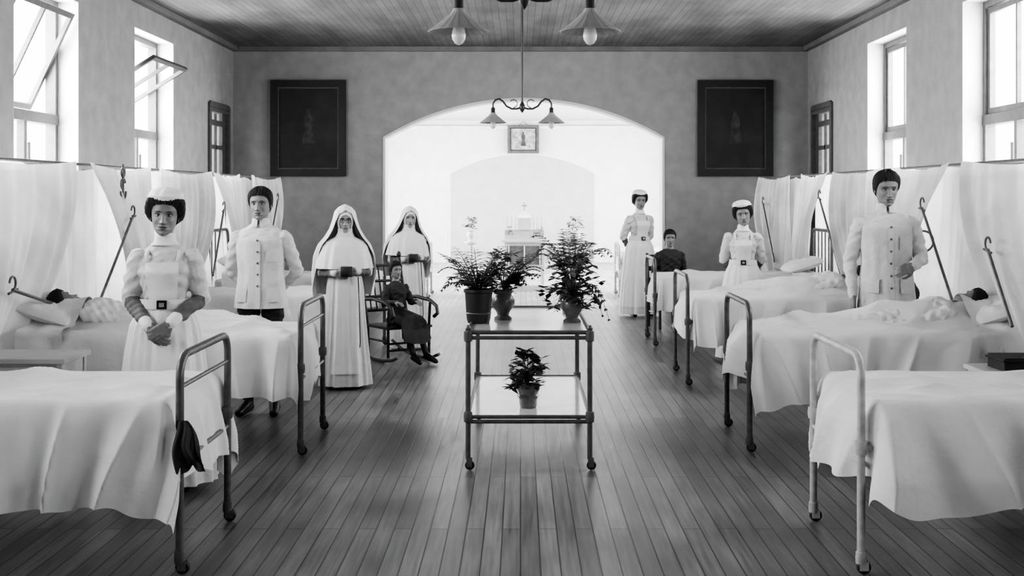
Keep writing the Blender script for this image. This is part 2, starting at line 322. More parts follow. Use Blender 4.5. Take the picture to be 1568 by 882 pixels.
# ------------------------------------------------------------------ beds
def bed(s,xf,y0,W=.86,hoop=.98,seed=1.,cross=True,body=None,hang=.5,hf=.42,bulge=.05,iron=None,amp=.05,L=2.0,spind=False):
    iron=iron or M_iron
    E=empty('hospital_bed',(s*xf,y0,0))
    b=MB(); r=.019
    def hp(x,h,rr=.1):
        P=[(s*x,0,.07)]+[(s*x,0,z) for z in(.3,.6,h-rr)]+arc((s*x,rr,h-rr),rr,math.pi,math.pi/2,7,(0,1,0),(0,0,1))[1:]
        P+=[(s*x,W/2,h)]+arc((s*x,W-rr,h-rr),rr,math.pi/2,0,7,(0,1,0),(0,0,1))+[(s*x,W,.6),(s*x,W,.3),(s*x,W,.07)]
        b.tube(P,r,iron,12)
        for y in(0,W):
            b.lathe([(0,.0),(.024,.0),(.026,.02),(.024,.05),(.019,.055)],(s*x,y,.05),iron,14)
            b.lathe([(0,-.012),(.028,-.012),(.032,-.006),(.032,.006),(.028,.012),(0,.012)],(s*x+.012,y,.033),M_rub,18,axis='y')
            b.box(s*x-.01,s*x+.03,y-.018,y-.013,.02,.06,iron); b.box(s*x-.01,s*x+.03,y+.013,y+.018,.02,.06,iron)
            b.lathe([(0,-.03),(.027,-.03),(.03,0),(.027,.03),(0,.03)],(s*x,y,.57),iron,14)
    hp(0,hoop); hp(L,1.3)
    if cross: b.tube([(0,0,hoop-.14),(0,W,hoop-.14)],.011,iron,8)
    if spind:
        for yy in np.linspace(.12,W-.12,6): b.tube([(0,yy,.5),(0,yy,hoop-.02)],.009,iron,6)
    b.tube([(0,0,.5),(0,W,.5)],.013,iron,8)
    for yy in np.linspace(.12,W-.12,5): b.tube([(s*L,yy,.6),(s*L,yy,1.28)],.008,iron,8)
    for y in(.0,W): b.tube([(0,y,.57),(s*L,y,.57)],.016,iron,8)
    b.obj('frame',E)
    m=MB(); xa,xb=sorted((s*.11,s*(L-.04))); m.box(xa,xb,.06,W-.06,.58,.74,M_sheet); m.obj('mattress',E,bevel=.03)
    hw=W/2-.005; top=.785; NV,NU=200,150; x0=.085; Lx=L-.42
    v=np.concatenate([np.linspace(-hf,0,42)[:-1],np.linspace(0,Lx,NV-41)])
    u=np.concatenate([np.linspace(-hw-hang,-hw,42)[:-1],np.linspace(-hw,hw,70)[:-1],np.linspace(hw,hw+hang,40)])
    Vv,U=np.meshgrid(v,u,indexing='ij')
    ou=np.maximum(abs(U)-hw,0); ov=np.maximum(-Vv,0); sg=np.sign(U)
    drop=(ou**4+ov**4)**.25; nrm=np.hypot(ou,ov)+1e-9
    nx=-ov/nrm; ny=sg*ou/nrm
    # continuous perimeter coordinate: near side -> near corner -> foot -> far corner -> far side
    ac=np.arctan2(ov,np.maximum(ou,1e-9))*.22
    near=np.where(ov>0,-ac,Vv); far=np.where(ov>0,-.345-2*hw-(.345-ac),-.69-2*hw-Vv)
    per=np.where((ou==0)&(ov>0),-.345-(U+hw),np.where(sg>0,far,near))
    pd=per-.45*drop*np.sin(3.1*per+seed)
    cre=lambda q:1-2*abs(np.sin(q))**.7
    F=foldf(pd,seed,(10,17,29))*.7+.75*cre(4.6*pd+seed)*(.55+.45*np.sin(2.3*pd+seed*1.7))+.42*cre(9.3*pd+seed*2)
    hem=1+.07*np.sin(4.3*per+seed)+.05*np.sin(9*per+seed*2)+.02*np.sin(21*per)
    d=drop*hem; rr=.035
    aa=amp*(1-.55*np.clip(ov/(ou+ov+1e-6),0,1))
    lat=rr*(1-np.exp(-d/rr))+ (aa*(F+.9))*np.clip(d/.26,0,1.4)**.8+.03*d
    footm=(ov>0)&(ou==0)
    lat=lat+np.where(footm,bulge*np.cos(np.clip(U/hw,-1,1)*math.pi/2)*np.clip(d/.15,0,1),0)
    lat=np.where(d>0,np.maximum(lat,0),0)
    X=x0+np.maximum(Vv,0)+nx*lat
    Y=W/2+np.clip(U,-hw,hw)+ny*lat
    Z=top-np.maximum(d-rr*(1-np.exp(-d/rr))*.6,0)
    tp=(drop==0)
    ed=np.clip((hw-abs(U))/.06,0,1)*np.clip(Vv/.08,0,1)
    wr=.012+.010*np.sin(6*Vv+4*U+seed)+.010*cre(5*Vv+9*U+seed+.8*np.sin(4*U))+.008*cre(11*U-3.5*Vv+seed*2)+.004*np.sin(21*Vv-13*U+seed)
    Z=Z+np.where(tp,ed*wr,0)
    if body:
        zb=body*np.exp(-((U-.03*np.sin(3*Vv))/.2)**2*1.2)*np.clip((Vv-.1)/.25,0,1)*(.62+.38*np.clip((Vv-.5)/.7,0,1)+.08*np.sin(5*Vv+seed))
        Z=Z+np.where(tp,zb*(1+.04*np.sin(26*Vv+8*U)+.06*cre(7*Vv-9*U)),0)
    Z=np.maximum(Z,.06)
    c=MB(); c.grid(s*X,Y,Z,M_spread); c.obj('bedspread',E,angle=180)
    c=MB(); uu=np.linspace(-hw-.25,hw+.25,60); vv=np.linspace(Lx-.12,Lx+.18,10); A,B=np.meshgrid(vv,uu,indexing='ij')
    o2=np.maximum(abs(B)-hw,0); Yc=W/2+np.clip(B,-hw,hw)+np.sign(B)*(.07*np.clip(o2/.04,0,1)+.03*np.sin(18*A+seed)*np.clip(o2/.1,0,1))
    Zc=top+.04-np.maximum(o2-.02,0)+(body*np.exp(-(B/.2)**2*1.2)*1.02 if body else 0)+.006*np.sin(40*A)
    c.grid(s*(x0+A),Yc,Zc,M_sheet); c.obj('folded_sheet',E,angle=180)
    c=MB(); a=np.linspace(-1,1,30); A,B=np.meshgrid(a,a,indexing='ij')
    th=np.clip((1-abs(A)**3.2)*(1-abs(B)**3.2),0,1)**.5
    wr=.006*np.sin(9*A+5*B+seed)+.004*np.sin(19*B-7*A)
    px=s*(L-.24+.2*A*(1-.05*B*B)); py=W/2+.31*B*(1-.05*A*A); tilt=.12*(A+1)*.5
    c.grid(px,py,.83+.075*th+wr*th+tilt,M_sheet); c.grid(px,py,.83-.06*th+tilt,M_sheet); c.obj('pillow',E,angle=180)
    return E
bed(-1,1.53,5.28,seed=1.3,hang=.49,hf=.44,bulge=.03,amp=.085)
bed(-1,1.44,7.70,seed=2.9,body=.17,hang=.42,amp=.06)
bed(-1,1.62,10.9,seed=4.1,hang=.4,amp=.055)
bed(-1,1.55,13.4,seed=5.1,hang=.4)
bed(1,1.53,5.28,seed=6.2,hang=.48,hf=.4,bulge=.09,cross=False,iron=M_ironL,amp=.075)
bed(1,1.52,7.80,seed=7.7,body=.18,hang=.48,hf=.36,bulge=.09,cross=False,amp=.07)
bed(1,1.50,10.55,seed=8.8,body=.17,hang=.45,hf=.36,bulge=.09,cross=False,amp=.06)
bed(1,1.52,13.3,seed=9.9,hang=.4,hf=.3,bulge=.05,cross=False)
for s in(-1,1): bed(s,1.55+.1*(s>0),19.6,iron=M_ironL,spind=True,seed=2.,hoop=.9)
c=MB(); t=np.linspace(0,1,30); w=np.linspace(-1,1,40); A,B=np.meshgrid(t,w,indexing='ij')
wd=.022+.05*A**.7
hemz=.025*np.sin(3*B+1)+.008*np.sin(9*B)
for q in(0,1):
    fy=.014*np.sin(7*B+q*2+2*A)*(.3+A)
    c.grid(-1.505+B*wd+.04*A+.01*np.sin(6*A+q),5.232-.02*q-.03*np.sin(A*3)*(1-B*B)+fy,.70-(.23-.03*q)*A+hemz*A,M_dark)
c.obj('dark_hanging_cloth',angle=180)
# ------------------------------------------------------------------ curtains
def curtain_back(s,ya,yb,seed):
    b=MB(); n=int((yb-ya)*52); y=np.linspace(ya,yb,n); t=np.linspace(0,1,36); T,Y=np.meshgrid(t,y,indexing='ij')
    hk=(Y-ya)/(yb-ya)
    topz=1.955-.035*abs(np.sin(hk*math.pi*3))-.015*np.sin(Y*1.3+seed)
    F=foldf(Y+.12*T*np.sin(Y*2+seed),seed,(7,15,33))
    X=3.61-.05*T-.07*F*(.3+1.0*T)-.06*np.sin(Y*2.1+seed)*T
    Z=topz*(1-T)+.22*T
    b.grid(s*X,Y+.03*np.sin(6*T+seed)*T,Z,M_curt); b.obj('bed_curtain',angle=180)
def swag(s,ya,yb,seed,flip=False,reach=.75):
    b=MB(); u=np.linspace(0,1,100); t=np.linspace(0,1,50); T,Uu=np.meshgrid(t,u,indexing='ij')
    shrink=1-reach*(T**1.25)
    Yy=ya+(yb-ya)*Uu*shrink if not flip else yb-(yb-ya)*Uu*shrink
    F=foldf(Uu*2.2,seed,(8,17,31))
    X=3.44-.05*F*(1+1.5*T)*(1/(.5+shrink))*.9-.12*np.sin(T*math.pi)*Uu-.05*T
    Z=1.97-.05*np.sin(Uu*math.pi)*(1-T)-T*1.35+.04*np.sin(5*Uu+seed)*T
    b.grid(s*X,Yy,Z,M_curt); b.obj('draped_net',angle=180)
for s in(-1,1):
    for i,(a,c) in enumerate(((4.2,6.7),(6.7,9.2),(9.2,11.8),(11.8,14.4),(14.4,17.3))): curtain_back(s,a,c,i*1.7+s)
    for i,(a,c,f) in enumerate(((6.9,9.15,False),(9.4,10.9,True),(11.2,13.0,False),(13.2,14.4,True),(15.0,16.9,False))):
        swag(s,a,c,i*2.1+s*.7,f,.6+.1*(i%3))
    b=MB(); b.tube([(s*3.56,4.2,1.955),(s*3.56,17.35,1.955)],.012,M_iron,8)
    for y in(4.2,6.7,9.25,11.8,14.4,17.35):
        b.tube([(s*3.78,y,0),(s*3.78,y,1.97)],.013,M_iron,8); b.tube([(s*3.56,y,1.955),(s*4.4,y,1.955)],.01,M_iron,8)
    b.obj('curtain_rail')
def rod(s,p,q,ring=False):
    b=MB(); p=V(*p);q=V(*q); p[0]*=s;q[0]*=s
    b.tube([q,p],.012,M_iron,8)
    c=p+V(0,0,.04)
    b.tube(arc(c,.045,-1.6,3.0,16,(0,1,0),(0,0,1)),.008,M_iron,8)
    b.tube([p+V(0,-.06,-.02),p+V(0,.07,.0)],.009,M_iron,8)
    if ring: 
        b.tube(arc(p-V(-.0,.02,.27),.085,0,2*math.pi,28,(1,0,0),(0,0,1))[:-1],.009,M_iron,8,closed=True)
        b.tube([p-V(.08,.02,.30),p-V(.12,.05,.34)],.008,M_iron,8)
    b.obj('net_support_rod')
rod(-1,(3.28,9.95,1.53),(3.25,9.0,.82)); rod(1,(3.28,9.6,1.60),(3.24,8.75,.84),True)
rod(1,(3.28,12.9,1.68),(3.28,12.0,.85)); rod(1,(3.22,8.1,1.33),(3.2,7.65,.85)); rod(-1,(3.28,13.0,1.55),(3.27,12.5,.85))
rod(-1,(3.24,7.5,1.1),(3.2,8.1,.95)); rod(-1,(3.28,15.9,1.65),(3.28,15.2,.85)); rod(1,(3.3,16.0,1.6),(3.28,15.2,.85))
def anchor(s,y):
    b=MB(); x=s*3.38; b.tube([(x,y,1.97),(x,y,1.66)],.01,M_iron,8)
    b.tube(arc((x,y,1.74),.07,math.pi,2*math.pi,14,(0,1,0),(0,0,1)),.011,M_iron,8)
    b.tube(arc((x,y,1.90),.04,0,2*math.pi,18,(0,1,0),(0,0,1))[:-1],.009,M_iron,8,closed=True)
    b.tube(arc((x,y,1.80),.05,.2,4,14,(0,1,0),(0,0,1)),.009,M_iron,8)
    b.obj('wall_hook')
anchor(-1,10.0)
# ------------------------------------------------------------------ lockers
def locker(s,x0,x1,y0,y1,h=.75):
    b=MB(); xa,xb=sorted((s*x0,s*x1))
    b.box(xa-.02,xb+.02,y0-.02,y1+.02,h-.03,h,M_lock)
    for x in(xa,xb-.035):
        for y in(y0,y1-.035): b.box(x,x+.035,y,y+.035,0,h-.03,M_lock)
    b.box(xa+.01,xb-.01,y0+.01,y1-.01,h-.2,h-.03,M_lock); b.box(xa+.01,xb-.01,y0+.01,y1-.01,.25,.28,M_lock)
    b.box(xa+.04,xb-.04,y0-.002,y0+.012,h-.18,h-.05,M_lock); b.lathe([(0,0),(.014,0),(.014,.02),(0,.02)],((xa+xb)/2,y0-.022,h-.11),M_brass,12,axis='y')
    b.obj('bedside_locker',smooth=False,bevel=.004)
locker(-1,2.62,3.12,6.72,7.1,.77); locker(1,2.72,3.2,6.75,7.15,.68); locker(1,3.0,3.35,9.75,10.15,.7)
b=MB(); b.box(2.80,3.14,6.8,7.05,.681,.76,M_dark); b.box(2.79,3.15,6.79,7.06,.735,.75,M_pframe); b.tube([(2.9,6.79,.76),(2.93,6.77,.8),(3.0,6.77,.8),(3.03,6.79,.76)],.006,M_brass,6); b.obj('dark_case',smooth=False,bevel=.006)
b=MB(); t=np.linspace(0,math.pi,20); q=np.linspace(0,2*math.pi,36); A,B=np.meshgrid(t,q,indexing='ij'); R_=1+.12*np.sin(3*B+2*A)+.06*np.sin(7*B)
b.grid(3.18+.17*np.sin(A)*np.cos(B)*R_,9.95+.16*np.sin(A)*np.sin(B)*R_,.88+.16*np.cos(A)*(1+.1*np.sin(4*B)),M_dark); b.obj('bundled_dark_blanket',angle=180)
# ------------------------------------------------------------------ trolley
def trolley():
    b=MB(); x0,x1=-.325,.43; y0,y1=7.29,8.93; r=.016
    for x in(x0,x1):
        for y in(y0,y1):
            b.tube([(x,y,.07),(x,y,.87)],r,M_iron,12)
            for z in(.33,.83): b.lathe([(r,-.035),(.026,-.03),(.028,0),(.026,.03),(r,.035)],(x,y,z),M_iron,14)
            b.lathe([(0,.02),(.012,.018),(.02,0),(r,-.01)],(x,y,.88),M_iron,14)
            b.lathe([(0,-.011),(.026,-.011),(.03,0),(.026,.011),(0,.011)],(x+.01,y,.03),M_rub,18,axis='y')
            b.box(x-.01,x+.025,y-.017,y-.012,.02,.075,M_iron); b.box(x-.01,x+.025,y+.012,y+.017,.02,.075,M_iron)
    for z in(.3,.33,.82,.855):
        rr=.012
        b.tube([(x0,y0,z),(x1,y0,z)],rr,M_iron,10); b.tube([(x0,y1,z),(x1,y1,z)],rr,M_iron,10)
        b.tube([(x0,y0,z),(x0,y1,z)],rr,M_iron,10); b.tube([(x1,y0,z),(x1,y1,z)],rr,M_iron,10)
    for z in(.325,.845): b.box(x0+.01,x1-.01,y0+.01,y1-.01,z-.006,z+.008,M_glasstop)
    b.obj('two_tier_trolley_table')
trolley()
# ------------------------------------------------------------------ plants
def leaf(b,p,d,up,L,w,m):
    d=unit(d); sd=unit(np.cross(d,up)+1e-6); up=np.cross(sd,d)
    a=p+d*L*.4+sd*w-up*L*.03; c=p+d*L*.4-sd*w-up*L*.03; mid=p+d*L*.45+up*L*.04; e=p+d*L-up*L*.12
    b.add([p,a,e,c,mid],[(0,1,4),(1,2,4),(2,3,4),(3,0,4)],m)
def frond(b,p,az,L,rise,droop,ll,m,n=14,lw=.012):
    h=V(math.cos(az),math.sin(az),0); pts=[]
    for t in np.linspace(0,1,n): pts.append(p+h*L*(t*.95)+V(0,0,1)*(rise*t-droop*t*t*t*1.0))
    b.tube(pts,list(np.linspace(.004,.0015,n)),m,5)
    for i in range(2,n):
        T=unit(pts[i]-pts[i-1]); t=i/n; sd=unit(np.cross(T,V(0,0,1)))
        l=ll*math.sin(math.pi*min(1,.15+t*.85))**.7+.01
        for s in(-1,1): leaf(b,pts[i],sd*s+T*.6+V(0,0,-.15),V(0,0,1),l*random.uniform(.85,1.1),lw,m)
def bush(b,p,n,Rx,H,ls,m,zlow=-.1):
    for i in range(n):
        az=random.uniform(0,6.283); rr=math.sqrt(random.random())*Rx; hh=random.uniform(zlow,1)*H
        rr*=math.sqrt(max(.1,1-(max(hh,0)/H)**2*.8))
        q=p+V(rr*math.cos(az),rr*math.sin(az),hh)
        if i%3==0: b.tube([p+V(0,0,-.01),p+(q-p)*.5+V(0,0,.03),q],.0025,m,4)
        for k in range(4):
            a2=random.uniform(0,6.28); leaf(b,q,V(math.cos(a2),math.sin(a2),random.uniform(-.5,.6)),V(0,0,1),ls*random.uniform(.6,1.2),ls*.3,m if random.random()<.6 else M_leaf2)
ZT=.854
b=MB(); c=(-.28,7.85,ZT); b.lathe([(0,0),(.072,0),(.08,.03),(.092,.2),(.1,.205),(.1,.225),(.09,.225),(.086,.2),(0,.195)],c,M_pot); b.lathe([(0,.2),(.085,.2)],c,M_soil)
b.lathe([(.0835,.06),(.0865,.065),(.0835,.07)],c,M_iron)
for i in range(42): frond(b,V(c[0],c[1],c[2]+.2),random.uniform(0,6.28),random.uniform(.14,.3),random.uniform(.15,.38),random.uniform(.05,.22),.065,M_leaf,12,.008)
b.obj('potted_fern')
def urn(b,c,s=1.,m=None):
    m=m or M_urn
    b.lathe([(r*s,z*s) for r,z in[(0,0),(.06,0),(.062,.012),(.04,.03),(.045,.05),(.078,.10),(.08,.135),(.062,.165),(.058,.175),(.072,.195),(.075,.2),(.066,.2),(.05,.18),(0,.175)]],c,m)
b=MB(); c=(-.12,8.05,ZT); urn(b,c); bush(b,V(c[0],c[1],c[2]+.22),45,.14,.25,.07,M_leaf); 
for i in range(20): frond(b,V(c[0],c[1],c[2]+.2),random.uniform(-1,1),random.uniform(.15,.32),random.uniform(.2,.36),random.uniform(.05,.18),.055,M_leaf2,12,.009)
b.obj('potted_shrub')
b=MB(); c=(.345,7.88,ZT); urn(b,c,.98); bush(b,V(c[0],c[1],c[2]+.2),85,.21,.25,.075,M_leaf,-.4)
for i in range(10): frond(b,V(c[0],c[1],c[2]+.2),random.uniform(0,6.28),random.uniform(.2,.3),random.uniform(.1,.2),random.uniform(.2,.35),.05,M_leaf,12,.008)
b.obj('potted_shrub')
b=MB(); c=(.37,8.5,ZT); urn(b,c,1.1)
for i in range(18): frond(b,V(c[0],c[1],c[2]+.2),random.uniform(0,6.28),random.uniform(.2,.36),random.uniform(.45,.62),random.uniform(.15,.32),.09,M_leaf2,14,.009)
b.obj('potted_palm')
b=MB(); c=(.05,7.6,.334); b.lathe([(0,0),(.05,0),(.055,.01),(.062,.09),(.075,.12),(.08,.15),(.07,.15),(.06,.12),(0,.115)],c,M_urn); b.lathe([(.06,.06),(.072,.075),(.06,.09)],c,M_urn)
bush(b,V(c[0],c[1],c[2]+.16),75,.12,.2,.07,M_leaf,-.15); b.obj('potted_geranium')
# ------------------------------------------------------------------ chapel
b=MB(); y=21.2; x=.07
b.box(x-.36,x+.36,y,y+.5,.42,.86,M_alt); b.box(x-.31,x+.31,y-.012,y-.001,.46,.8,M_altd); b.box(x-.4,x+.4,y-.04,y+.54,.861,.9,M_alt)
for q in(-.28,0,.28): b.tube([(x+q,y-.02,.46),(x+q,y-.02,.8)],.012,M_alt,8)
for q in(-.33,.33): b.box(x+q-.03,x+q+.03,y,y+.06,.1,.36,M_alt); b.box(x+q-.03,x+q+.03,y+.4,y+.46,.1,.36,M_alt)
b.box(x-.34,x+.34,y+.02,y+.48,.36,.42,M_alt); b.box(x-.5,x+.5,y-.25,y+.6,0,.1,M_alt)
b.box(x-.36,x+.36,y+.3,y+.5,.9,1.08,M_alt); b.box(x-.12,x+.12,y+.25,y+.5,1.08,1.3,M_alt)
b.lathe([(.14,0),(.13,.03),(.02,.12),(0,.14)],(x,y+.38,1.3),M_alt,4)
b.tube([(x,y+.38,1.42),(x,y+.38,1.58)],.008,M_gilt,6); b.tube([(x-.05,y+.38,1.52),(x+.05,y+.38,1.52)],.008,M_gilt,6)
for q in(-.32,-.24,-.17,.17,.24,.32):
    b.lathe([(0,0),(.03,0),(.01,.02),(.008,.1),(.02,.11),(.009,.12),(.009,.24),(0,.25)],(x+q,y+.4,1.08),M_alt,10)
for q in(-.28,.28): bush(b,V(x+q,y+.25,1.0),14,.08,.16,.05,M_leaf2)
b.obj('altar',smooth=False)
for sx in(-1,1):
    b=MB(); X=sx*.95+.05; b.lathe([(0,0),(.14,0),(.12,.04),(.03,.08),(.03,.8),(.12,.84),(.12,.87),(0,.87)],(X,21.4,0),M_alt); urn(b,(X,21.4,.87),1.,M_alt); bush(b,V(X,21.4,1.12),30,.16,.2,.07,M_leaf2); b.obj('flower_stand')
# ------------------------------------------------------------------ people
def capsule(b,a,c,ra,rc,m,n=14):
    a=V(*a);c=V(*c); d=unit(c-a); P=[];R=[]
    for t in(-80,-55,-30,0): P.append(a+d*ra*math.sin(math.radians(t)));R.append(ra*math.cos(math.radians(t)))
    for t in(0,30,55,80): P.append(c+d*rc*math.sin(math.radians(t)));R.append(rc*math.cos(math.radians(t)))
    b.tube(P,R,m,n)
def rcdist(p,a,c,ra,rc):
    ba=c-a; h=np.clip(((p-a)@ba)/max(ba@ba,1e-9),0,1); return np.linalg.norm(p-a-h[:,None]*ba,axis=1)-(ra+(rc-ra)*h)
HZ=[-.118,-.113,-.1,-.08,-.05,-.02,0,.03,.06,.085,.105,.114,.118]
HWd=[.006,.024,.041,.054,.063,.069,.072,.0755,.074,.065,.045,.024,.003]
HF=[.066,.078,.087,.090,.089,.086,.085,.089,.085,.072,.048,.026,.003]
HB=[-.035,-.01,.03,.055,.076,.09,.095,.1,.097,.082,.056,.03,.004]
def hgrid(off=0,nz=84,na=110,face=True):
    t=np.linspace(0,math.pi,nz); z=-.118*np.cos(t); a=np.linspace(-math.pi,math.pi,na,endpoint=False)
    a=a-.25*np.sin(a)
    Z,A=np.meshgrid(z,a,indexing='ij')
    W=np.interp(Z,HZ,HWd);Fr=np.interp(Z,HZ,HF);Bk=np.interp(Z,HZ,HB)
    ca=np.cos(A)
    X=W*np.sign(np.sin(A))*abs(np.sin(A))**.92
    Y=np.where(ca>0,-Fr*abs(ca)**.85,Bk*abs(ca)**.95*1.0)
    if face:
        w=np.clip(ca*2,0,1)
        g=lambda x0,z0,sx,sz:np.exp(-((X-x0)/sx)**2-((Z-z0)/sz)**2)
        D=0
        for s in(-1,1):
            D=D-.011*g(s*.031,.002,.017,.012)+.004*g(s*.042,-.03,.016,.016)+.004*g(s*.028,.024,.02,.007)-.005*g(s*.036,-.062,.012,.02)
            D=D+.010*g(s*.012,-.040,.008,.007)
        nz_=np.clip((.012-Z)/.05,0,1)*(Z>-.052)
        D=D+.024*np.exp(-(X/.0095)**2)*nz_*np.where(Z<-.042,np.clip((Z+.052)/.01,0,1),1)
        D=D+.008*g(0,-.062,.022,.006)+.009*g(0,-.075,.02,.006)-.006*g(0,-.0685,.026,.0028)+.007*g(0,-.103,.018,.012)-.003*g(0,-.088,.02,.006)
        Y=Y-D*w
    if np.any(off!=0):
        nrm=np.stack([X/.0055,Y/.0085,Z/.0135],-1); nrm/=np.linalg.norm(nrm,axis=-1,keepdims=True)+1e-9
        X=X+nrm[...,0]*off;Y=Y+nrm[...,1]*off;Z=Z+nrm[...,2]*off
    return X,Y,Z,A
def masked(b,X,Y,Z,mask,m):
    a,c=X.shape; idx=-np.ones(a*c,int); vs=np.stack([X,Y,Z],-1).reshape(-1,3); fs=[]
    for i in range(a-1):
        for j in range(c):
            j2=(j+1)%c
            if mask[i,j] and mask[i+1,j] and mask[i,j2] and mask[i+1,j2]: fs.append((i*c+j,i*c+j2,(i+1)*c+j2,(i+1)*c+j))
    used=sorted(set(k for f in fs for k in f)); 
    for k,u in enumerate(used): idx[u]=k
    b.add(vs[used],[tuple(int(idx[k]) for k in f) for f in fs],m)
def loft(b,rings,m,n=110,fold=0,seed=0,a0=-math.pi,a1=math.pi,rows=36,k=(7,12,19),fpow=1.2,off=0,thick=0):
    r=np.array(rings,float); T=np.linspace(0,len(r)-1,rows); ii=np.arange(len(r))
    z,rx,ry,cy=[np.interp(T,ii,r[:,q]) for q in range(4)]
    full=abs(a1-a0-2*math.pi)<1e-6
    a=np.linspace(a0,a1,n,endpoint=not full); t=np.linspace(0,1,rows)
    A=np.tile(a,(rows,1)); Tt=np.tile(t[:,None],(1,n))
    F=.5*np.sin(k[0]*A+seed+1.1*Tt)+.33*np.sin(k[1]*A+seed*2.1)+.22*np.sin(k[2]*A+seed*3.7-Tt)
    S=1+fold*F*Tt**fpow
    X=(rx[:,None]*S+off)*np.sin(A); Y=cy[:,None]-(ry[:,None]*S+off)*np.cos(A); Z=np.tile(z[:,None],(1,n))
    b.grid(X,Y,Z,m,wrap=full)
    return X,Y,Z
def hand(pr,W,F,N,side,curl,k,lab='skin'):
    F=unit(F);N=unit(V(*N)-F*np.dot(N,F)); S=unit(np.cross(F,N))*side
    W=V(*W)
    ln=[.08,.088,.08,.064]
    for i in range(4):
        o=(1.5-i)*.0195
        root=W+(F*.088*(1-.04*abs(i-1))+S*o)*k
        pr.append((W+S*o*.55*k,root,.017*k,.0125*k,lab))
        d=F.copy(); nn=N.copy(); p=root; L=ln[i]*k
        for q,fr in enumerate((.45,.31,.24)):
            c=curl*(.7,1.,.8)[q]; d,nn=d*math.cos(c)+nn*math.sin(c),nn*math.cos(c)-d*math.sin(c)
            e=p+d*L*fr; r=(.0098,.0088,.008)[q]*k
            pr.append((p,e,r,r*.93,lab)); p=e
    t0=W+(F*.018+S*.018)*k; t1=W+(F*.05+S*.048+N*.012)*k; t2=t1+(F*.034+S*.008+N*.012*(1+curl))*k; t3=t2+(F*.024-S*.004+N*.008)*k
    pr+= [(t0,t1,.016*k,.012*k,lab),(t1,t2,.0115*k,.0098*k,lab),(t2,t3,.0098*k,.0082*k,lab)]
def person(name,loc,rz,H,male=False,arms=None,legs=None,pel=.90,lean=0.,kind='nurse',turn=0,tilt=0,nod=0,skin=None,vox=.0065,seed=1.,lie=None,colors=None,hair=1.):
    k=H/1.7; E=empty(name,loc,rz); skin=skin or M_skin; lipm=M_lip if skin is M_skin else M_lipN
    if lie:
        s=lie; M=Matrix(((0,0,s,loc[0]),(-s,0,0,loc[1]),(0,-1,0,loc[2]),(0,0,0,1))); E.matrix_world=M
    P=V(0,0,pel*k); cl,sl=math.cos(lean),math.sin(lean)
    def T(p):
        p=V(*p)*k; return P+V(p[0],p[1]*cl-p[2]*sl,p[1]*sl+p[2]*cl)
    if male: rings=[(-.09,.13,.10,0),(0,.165,.115,0),(.1,.157,.112,0),(.2,.155,.11,0),(.3,.168,.12,0),(.4,.182,.125,0),(.46,.182,.108,.0),(.505,.14,.08,.005),(.535,.075,.066,.005),(.57,.056,.06,0),(.64,.054,.058,-.01)]
    else: rings=[(-.09,.13,.10,0),(0,.165,.12,0),(.08,.15,.108,0),(.18,.118,.09,0),(.27,.13,.10,-.005),(.36,.148,.125,-.015),(.43,.145,.10,-.0),(.485,.12,.078,.005),(.52,.07,.06,.005),(.555,.047,.052,0),(.63,.045,.05,-.01)]
    b=MB(); n=30; vs=[]
    for z,rx,ry,cy in rings:
        for j in range(n):
            a=2*math.pi*j/n; vs.append(T((rx*math.sin(a),cy-ry*math.cos(a),z)))
    m=len(rings); fs=[(i*n+j,i*n+(j+1)%n,(i+1)*n+(j+1)%n,(i+1)*n+j) for i in range(m-1) for j in range(n)]
    fs+= [tuple(range(n))[::-1],tuple((m-1)*n+j for j in range(n))]
    b.add(vs,fs,M_uni)
    pr=[]
    sw=.175 if male else .148
    big=1.1 if kind in('nurse','nun') else 1.0
    for sd in(-1,1):
        e,w,F,N,curl=arms[0 if sd<0 else 1]
        S=T((sd*sw,.0,.435)); e=T(e); w=T(w)
        rot=lambda q:V(q[0],q[1]*cl-q[2]*sl,q[1]*sl+q[2]*cl)
        F=unit(rot(F));N=unit(rot(N))
        mid=(S+e)/2
        ur=.058*k*(1 if not male else 1.06)
        pr.append((S,mid,ur*big,ur*.95*big,'up')); pr.append((mid,e,ur*.95*big,.048*k*big,'up'))
        pr.append((e,w*.8+e*.2,.048*k,.037*k,'fore'))
        fd=unit(w-e); pr.append((w-fd*.06*k,w-fd*.0*k,.037*k,.034*k,'cuff')); pr.append((w-fd*.05*k,w+fd*.012,.026*k,.024*k,'skin'))
        hand(pr,w,F,N,sd*(1),curl,k)
        hp=P+V(sd*.09*k,0,-.02*k)
        if legs: kn,an,to=[V(*q)*k for q in legs[0 if sd<0 else 1]]
        else: kn,an,to=V(sd*.095,-.01,.48)*k,V(sd*.1,.015,.085)*k,V(sd*.13,-.13,.035)*k
        pr.append((hp,kn,.092*k,.06*k,'leg')); pr.append((kn,kn+(an-kn)*.35,.056*k,.056*k,'shin')); pr.append((kn+(an-kn)*.35,an,.056*k,.038*k,'shin'))
        hl=an+V(0,.03*k,0)+(V(0,0,-.035)*k if not lie else V(0,0,0))
        pr.append((an,to,.042*k,.032*k,'shoe')); pr.append((hl,to,.038*k,.034*k,'shoe'))
    for a_,c_,ra,rc,_ in pr: capsule(b,a_,c_,ra,rc,M_uni)
    o=b.obj('tmp',smooth=False)
    md=o.modifiers.new('r','REMESH'); md.mode='VOXEL'; md.voxel_size=vox
    ms=o.modifiers.new('s','SMOOTH'); ms.factor=.5; ms.iterations=3
    dg=bpy.context.evaluated_depsgraph_get(); me=bpy.data.meshes.new_from_object(o.evaluated_get(dg)); bpy.data.objects.remove(o)
    C=dict(top=M_uni,up=M_uni,fore=M_slv,cuff=M_apron,leg=M_uni,shin=M_uni,shoe=M_shoe)
    if colors: C.update(colors)
